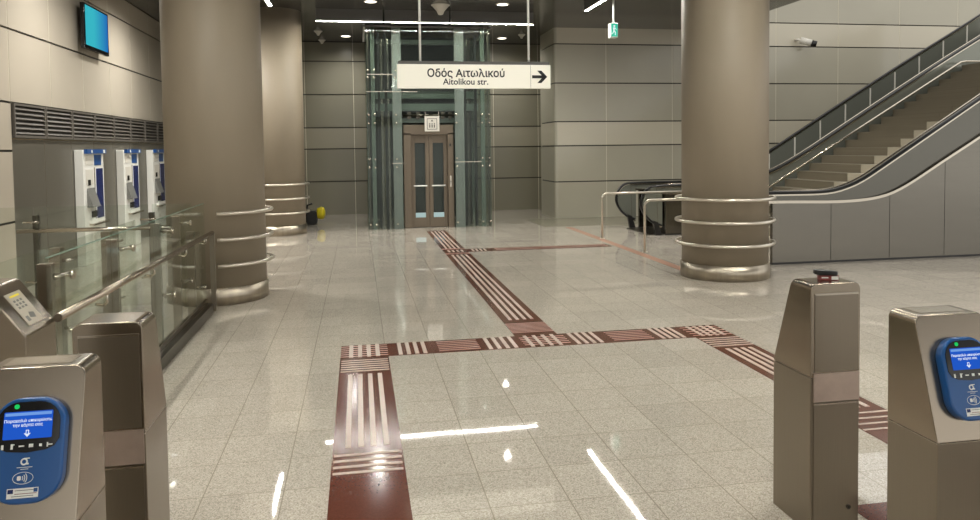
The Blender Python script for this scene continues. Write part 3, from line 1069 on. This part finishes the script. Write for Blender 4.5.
def escalator_side(t, y, hr_flat, top_ctrl, bot_ctrl, x_new, joints, cladding, xs0, guide=True, clad_m='steel_cl', bal_m='steel_bl', far=False):
    top = smooth(top_ctrl)
    xe = top[-1][0]
    # resample bottom and top on the same x grid

    def samp(c, x):
        for a, b in zip(c, c[1:]):
            if a[0] <= x <= b[0]:
                return a[1] + (b[1] - a[1]) * (x - a[0]) / (b[0] - a[0] + 1e-9)
        return c[-1][1]
    bot = smooth(bot_ctrl)
    xs = [xs0 + (xe - xs0) * i / 60 for i in range(61)]
    T = [(x, samp(top, x)) for x in xs]
    B = [(x, samp(bot, x)) for x in xs]
    zf = top_ctrl[0][1]
    # newel loop
    R_ = .30
    loop = [(x_new + .42, zf - .78), (x_new + .25, zf - .72), (x_new + .08, zf - .56), (x_new + .0, zf - .36), (x_new + .06, zf - .15), (x_new + .2, zf - .03), (x_new + .42, zf)]
    lp = smooth(loop)
    rail = lp[:-1] + [p for p in T if p[0] > lp[-1][0] + .02]
    MB().tube([(x, y, z) for x, z in rail], 0, 'black', 14, flat=(.042, .024)).build('handrail', t)
    MB().band([(x, z - .022) for x, z in rail if x > x_new + .3], [(x, z - .045) for x, z in rail if x > x_new + .3], y - .03, y + .03, 'steel_lt').build('handrail_track', t)
    if guide:
        MB().tube([(x, y + .075, z + .02) for x, z in rail if x > x_new + .5], .014, 'steel_lt', 8).build('guide_tube', t)
    # rounded balustrade end + balustrade
    endp = [(x + .03 * (1 if x < x_new + .3 else 0), z - (0.03 if z > zf - .3 else 0)) for x, z in lp]
    MB().prism(endp + [(xs0 + .02, zf - .045), (xs0 + .02, zf - .78)], y - .012, y + .012, 'Y', bal_m).build('newel_panel', t)
    MB().band([(x, z - .045) for x, z in T], [(x, z - .0) for x, z in B], y - .012, y + .012, bal_m).build('balustrade_panel', t)
    MB().band([(x, z + .012) for x, z in B], [(x, z - .028) for x, z in B], y - .06, y + .05, 'steel_lt').build('skirt_trim', t)
    MB().prism([(x_new + .30, 0), (x_new + .42, 0), (x_new + .34, .26), (x_new + .24, .30)], y - .04, y + .04, 'Y', 'stairdark').build('newel_foot', t)
    if cladding:
        cs = [x_new + .5] + joints + [xe]
        for a, b in zip(cs, cs[1:]):
            n = max(2, int((b - a) / .12))
            xx = [a + .004 + (b - a - .008) * i / n for i in range(n + 1)]
            MB().band([(x, samp(B, x) - .028) for x in xx], [(x, .03) for x in xx], y - .035, y + .03, clad_m).build('cladding_panel', t)
        MB().box(x_new + .5, xe, y - .03, y + .03, 0, .03, 'stairdark').build('plinth', t)
    return T, B


ea = thing('escalator', 'near escalator with steel side cladding rising to the right behind the right column', 'escalator', (5.8, 9.9, 0))
A_top = [(5.8, 1.045), (6.2, 1.045), (6.68, 1.045), (7.0, 1.085), (7.34, 1.205), (7.67, 1.392), (8.085, 1.642), (9.365, 2.419), (11.0, 3.41), (13.0, 4.62)]
A_bot = [(5.8, .925), (6.2, .92), (6.84, .905), (7.25, .915), (7.55, .945), (7.84, 1.016), (8.176, 1.174), (8.685, 1.468), (9.376, 1.86), (11.0, 2.80), (13.0, 3.96)]
escalator_side(ea, 9.9, 1.0, A_top, A_bot, 5.4, [6.84, 7.81, 8.745, 9.7, 10.7, 11.8], True, 5.82, True)

eb = thing('escalator', 'far escalator with rounded handrail ends rising to the right along the back wall', 'escalator', (5.8, 14.5, 0))
B_top = [(5.8, .975), (6.4, .975), (7.1, .98), (7.6, 1.04), (8.0, 1.16), (8.4, 1.32), (8.967, 1.62), (9.692, 2.054), (10.92, 2.785), (12.18, 3.519), (13.46, 4.235), (14.25, 4.69), (15.6, 5.48)]
B_bot = [(5.8, .84), (6.4, .80), (7.2, .72), (7.8, .66), (8.2, .72), (8.967, 1.06), (9.692, 1.48), (10.92, 2.21), (12.18, 2.945), (13.46, 3.66), (14.25, 4.12), (15.6, 4.90)]
escalator_side(eb, 13.7, .97, B_top, B_bot, 5.4, [6.9, 8.4, 10, 12, 14], True, 5.82, True, bal_m='bal_b')
escalator_side(eb, 15.1, .97, B_top, B_bot, 5.4, [6.9, 8.4, 10, 12, 14], True, 5.82, False, bal_m='bal_b')
for x in [8.3 + .62 * i for i in range(10)]:  # bright reflection streaks of the far balustrade, modelled as thin pale strips
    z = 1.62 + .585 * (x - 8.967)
    MB().box(x, x + .03, 15.075, 15.087, z - .50, z - .05, 'lamp_w').build('reflection_streak', eb)
# moving steps between the two balustrades
pts = [(5.6, .02), (7.6, .02)]
k = 0
x, z = 7.6, .02
while x < 15.2:
    z += .22
    pts.append((x, z))
    x += .38
    pts.append((x, z))
pts += [(x, z - .6), (8.2, 0), (5.6, 0)]
MB().prism(pts, 13.8, 15.0, 'Y', 'steel_dk').build('moving_steps', eb)

# U shaped floor rails in front of the stairs
for y, xx, lb in ((13.5, 4.55, 'slim bent steel floor rail, the farther of two before the stairs'), (11.55, 4.62, 'slim bent steel floor rail, the nearer of two before the stairs')):
    t = thing('floor_rail', lb, 'handrail', (xx, y, 0), 'bent steel rails before the stairs')
    p = [(xx, y, .012), (xx, y, .76)] + [(xx + .10 - .10 * math.cos(a), y, .76 + .10 * math.sin(a)) for a in (math.pi / 8, math.pi / 4, 3 * math.pi / 8, math.pi / 2)] + [(6.45, y, .86)]
    MB().tube(p, .021, 'ring', 12).build('rail', t)
    MB().lathe([(.045, .004), (.045, .012), (.022, .014)], xx, y, 'ring', 20).build('base_flange', t)
    MB().tube([(6.42, y, .0), (6.42, y, .845)], .018, 'ring', 10).build('end_post', t)

# ------------------------------------------------------------------ hanging direction sign
sg = thing('direction_sign', 'long cream hanging street direction sign with right arrow in front of the elevator', 'sign', (1.4, 8.8, 2.6))
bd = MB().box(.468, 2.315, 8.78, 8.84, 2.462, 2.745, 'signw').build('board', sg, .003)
MB().box(.48, 2.30, 8.785, 8.835, 2.7455, 2.782, 'signg').build('top_bar', sg)
MB().box(2.066, 2.069, 8.777, 8.7795, 2.47, 2.74, 'signg').build('divider_line', bd)
RX = Matrix.Rotation(math.radians(90), 4, 'X')
text_mesh('greek_text', 'Οδός Aιτωλιкού', .130, 'ink', Matrix.Translation((1.285, 8.7785, 2.637)) @ RX, bd, sx=.95, bold=.0024, extrude=.0015)
text_mesh('latin_text', 'Aitolikou str.', .102, 'ink', Matrix.Translation((1.278, 8.7785, 2.538)) @ RX, bd, sx=1.0, bold=.0014, extrude=.0015)
MB().box(2.085, 2.24, 8.775, 8.7795, 2.584, 2.620, 'ink').prism([(2.150, 2.676), (2.200, 2.676), (2.272, 2.602), (2.200, 2.528), (2.150, 2.528), (2.220, 2.602)], 8.775, 8.7795, 'Y', 'ink').build('arrow', bd)
for x in (.742, 2.052):
    MB().tube([(x, 8.81, 2.782), (x, 8.81, CEIL)], .014, 'sidelt', 10).build('suspension_rod', sg)

# ------------------------------------------------------------------ exit sign
es = thing('exit_sign', 'small green exit sign hanging from the ceiling near the right light line', 'exit sign', (4.78, 13.5, 3.9))
bxx = MB().box(4.72, 4.86, 13.44, 13.60, 3.80, 4.07, 'sidelt').build('housing', es, .004)
MB().box(4.728, 4.852, 13.434, 13.4395, 3.815, 4.055, 'exitg').build('green_panel', es)
rm = MB().lathe([(.018, 13.430), (.018, 13.434)], 4.785, 4.01, 'exitw', 12, True, 'Y')
rm.prism([(4.76, 3.985), (4.80, 3.985), (4.79, 3.92), (4.765, 3.92)], 13.430, 13.434, 'Y', 'exitw')
rm.prism([(4.79, 3.93), (4.815, 3.89), (4.81, 3.84), (4.795, 3.84), (4.798, 3.885), (4.77, 3.92)], 13.430, 13.434, 'Y', 'exitw')
rm.prism([(4.77, 3.93), (4.75, 3.88), (4.72, 3.86), (4.725, 3.85), (4.76, 3.87), (4.785, 3.915)], 13.430, 13.434, 'Y', 'exitw')
rm.prism([(4.80, 3.98), (4.83, 3.945), (4.823, 3.938), (4.79, 3.97)], 13.430, 13.434, 'Y', 'exitw')
rm.build('running_figure', es)
MB().tube([(4.80, 13.52, 4.07), (4.80, 13.52, CEIL)], .018, 'sidelt', 10).build('hanging_tube', es)

# ------------------------------------------------------------------ CCTV camera
cc = thing('security_camera', 'small pale security camera with black lens mounted high on the right wall', 'camera', (11.4, 17.5, 4.3))
MB().tube([(11.15, 17.6, 4.42), (11.15, 17.45, 4.42), (11.22, 17.38, 4.36)], .03, 'lamp_w', 10).build('bracket', cc)
MB().tube([(11.18, 17.42, 4.40), (11.40, 17.28, 4.31)], .085, 'lamp_w', 16).build('casing', cc)
MB().tube([(11.40, 17.28, 4.31), (11.50, 17.22, 4.27)], .082, 'black', 16).build('lens', cc)

# ------------------------------------------------------------------ black and yellow object behind the far left column
ym = thing('floor_machine', 'small black device with a round yellow end on the floor behind the far left column', 'equipment', (-1.1, 17.9, 0))
MB().prism(rrect(-1.10, .17, .26, .32, .06, 4), 17.75, 18.0, 'Y', 'black').build('body', ym, .02)
MB().lathe([(.02, -1.0), (.12, -.97), (.15, -.88), (.13, -.82), (.06, -.79)], 17.86, .27, 'yellow', 20, True, 'X').build('yellow_drum', ym)
MB().tube([(-1.2, 17.87, .3), (-1.2, 17.87, .46), (-1.08, 17.87, .50)], .025, 'black', 10).build('handle', ym)

# ------------------------------------------------------------------ lamps
def led(axis, a0, a1, fixed, label, group, z=4.45, w=.03):
    t = thing('led_light', label, 'ceiling light', ((a0 + a1) / 2, fixed, z) if axis == 'X' else (fixed, (a0 + a1) / 2, z), group)
    if axis == 'X':
        MB().box(a0 + .01, a1 - .01, fixed - w, fixed + w, z, z + .02, 'led').build('diffuser', t)
        MB().box(a0, a1, fixed - w - .008, fixed + w + .008, z + .021, CEIL, 'signg').box(a0, a1, fixed - w - .008, fixed - w, z - .002, z + .021, 'lamp_w').box(a0, a1, fixed + w, fixed + w + .008, z - .002, z + .021, 'lamp_w').build('housing', t)
    else:
        MB().box(fixed - w, fixed + w, a0 + .01, a1 - .01, z, z + .02, 'led').build('diffuser', t)
        MB().box(fixed - w - .008, fixed + w + .008, a0, a1, z + .021, CEIL, 'signg').box(fixed - w - .008, fixed - w, a0, a1, z - .002, z + .021, 'lamp_w').box(fixed + w, fixed + w + .008, a0, a1, z - .002, z + .021, 'lamp_w').build('housing', t)
    return t


for a0, a1, nm in ((-.80, .56, 'left third'), (.60, 1.95, 'middle third'), (1.99, 3.78, 'right third')):
    led('X', a0, a1, 15.75, 'linear white ceiling light across the front of the elevator, ' + nm, 'light line before the elevator', z=4.40, w=.025)
for k in range(9):
    y1 = 14.35 - 1.62 * k
    if k == 3:
        continue
    led('Y', y1 - 1.50, y1, 4.52, ['far end of the light line on the right, in view beside the exit sign', 'second tube from the far end of the right light line'][min(k, 1)] if k < 2 else
        'white linear light of the right line, above the frame, ' + ['', '', 'third', 'fourth', 'fifth', 'sixth', 'seventh', 'eighth', 'ninth'][k] + ' from its far end', 'light line on the right')
led('Y', 12.9, 14.5, -1.56, 'far white linear ceiling light at left between the two left columns', 'light line on the left')
for k in range(4):
    y1 = 7.6 - 3.2 * k
    led('Y', y1 - 1.6, y1, -1.56, 'white linear light of the left line, above the frame, ' + ['second', 'third', 'fourth', 'fifth'][k] + ' from its far end', 'light line on the left')
for k in range(3):  # unseen tubes added to fill the gate area with light
    y1 = 7.6 - 3.2 * k
    led('Y', y1 - 1.6, y1, 1.5, 'added white linear light over the gate lane, above the frame, ' + ['farthest', 'middle', 'nearest'][k] + ' of three', 'added lights above the gates')

spots = [(.30, 14.85, 'round white downlight left of the sign rod before the elevator'),
         (2.93, 14.85, 'round white downlight right of the sign rod before the elevator'),
         (-.25, 19.4, 'round white downlight near the back wall left of the elevator'),
         (3.8, 19.4, 'round white downlight near the back wall right of the elevator'),
         (-3.0, 11.0, 'added unseen round downlight over the ticket machines, above the frame'),  # from here on: extra downlights out of view, added to brighten the hall
         (-3.0, 14.5, 'added unseen round downlight over the ticket machines behind the nearest left column'),
         (7.0, 12.5, 'added unseen round downlight over the foot of the stairs behind the right column'),
         (-2.6, 4.5, 'added unseen round downlight over the glass barrier, above the frame'),
         (6.8, 5.5, 'added unseen round downlight over the open floor at right, above the frame'),
]
for x, y, lb in spots:
    t = thing('downlight', lb, 'ceiling light', (x, y, CEIL), 'round ceiling downlights')
    MB().lathe([(.11, CEIL - .012), (.11, CEIL - .004)], x, y, 'down', 24).build('lens', t)
    MB().lathe([(.112, CEIL - .015), (.135, CEIL - .012), (.135, CEIL - .001), (.112, CEIL - .001)], x, y, 'lamp_w', 24, False).build('trim_ring', t)
    ld = bpy.data.lights.new('downlight_lamp', 'SPOT')
    ld.energy = SPOT_POWER * (.35 if -1 < x < 4 and y > 14 else 1)
    ld.color = (1, .975, .915)
    ld.spot_size = math.radians(165)
    ld.spot_blend = 1.0
    ld.shadow_soft_size = .05
    lo = bpy.data.objects.new('lamp', ld)
    COL.objects.link(lo)
    lo.parent = t
    lo.location = (0, 0, -.03)

for x, y, s_, lb in ((1.70, 15.1, 1., 'white cone shaped ceiling speaker above the direction sign'),
                     (-.90, 18.7, .55, 'small pale ceiling detector beside the far left column'),
                     (-.88, 20.2, .5, 'small pale ceiling detector close to the back wall left of the elevator'),
                     (4.2, 18.8, .5, 'small pale ceiling detector beside the right wall corner')):
    t = thing('ceiling_detector', lb, 'ceiling device', (x, y, CEIL))
    MB().lathe([(.17 * s_, CEIL - .001), (.16 * s_, CEIL - .03 * s_), (.08 * s_, CEIL - .12 * s_), (.05 * s_, CEIL - .19 * s_), (.02 * s_, CEIL - .20 * s_)], x, y, 'lamp_w', 24).build('body', t)
    MB().lathe([(.19 * s_, CEIL - .008), (.19 * s_, CEIL)], x, y, 'lamp_w', 24).build('base_plate', t)
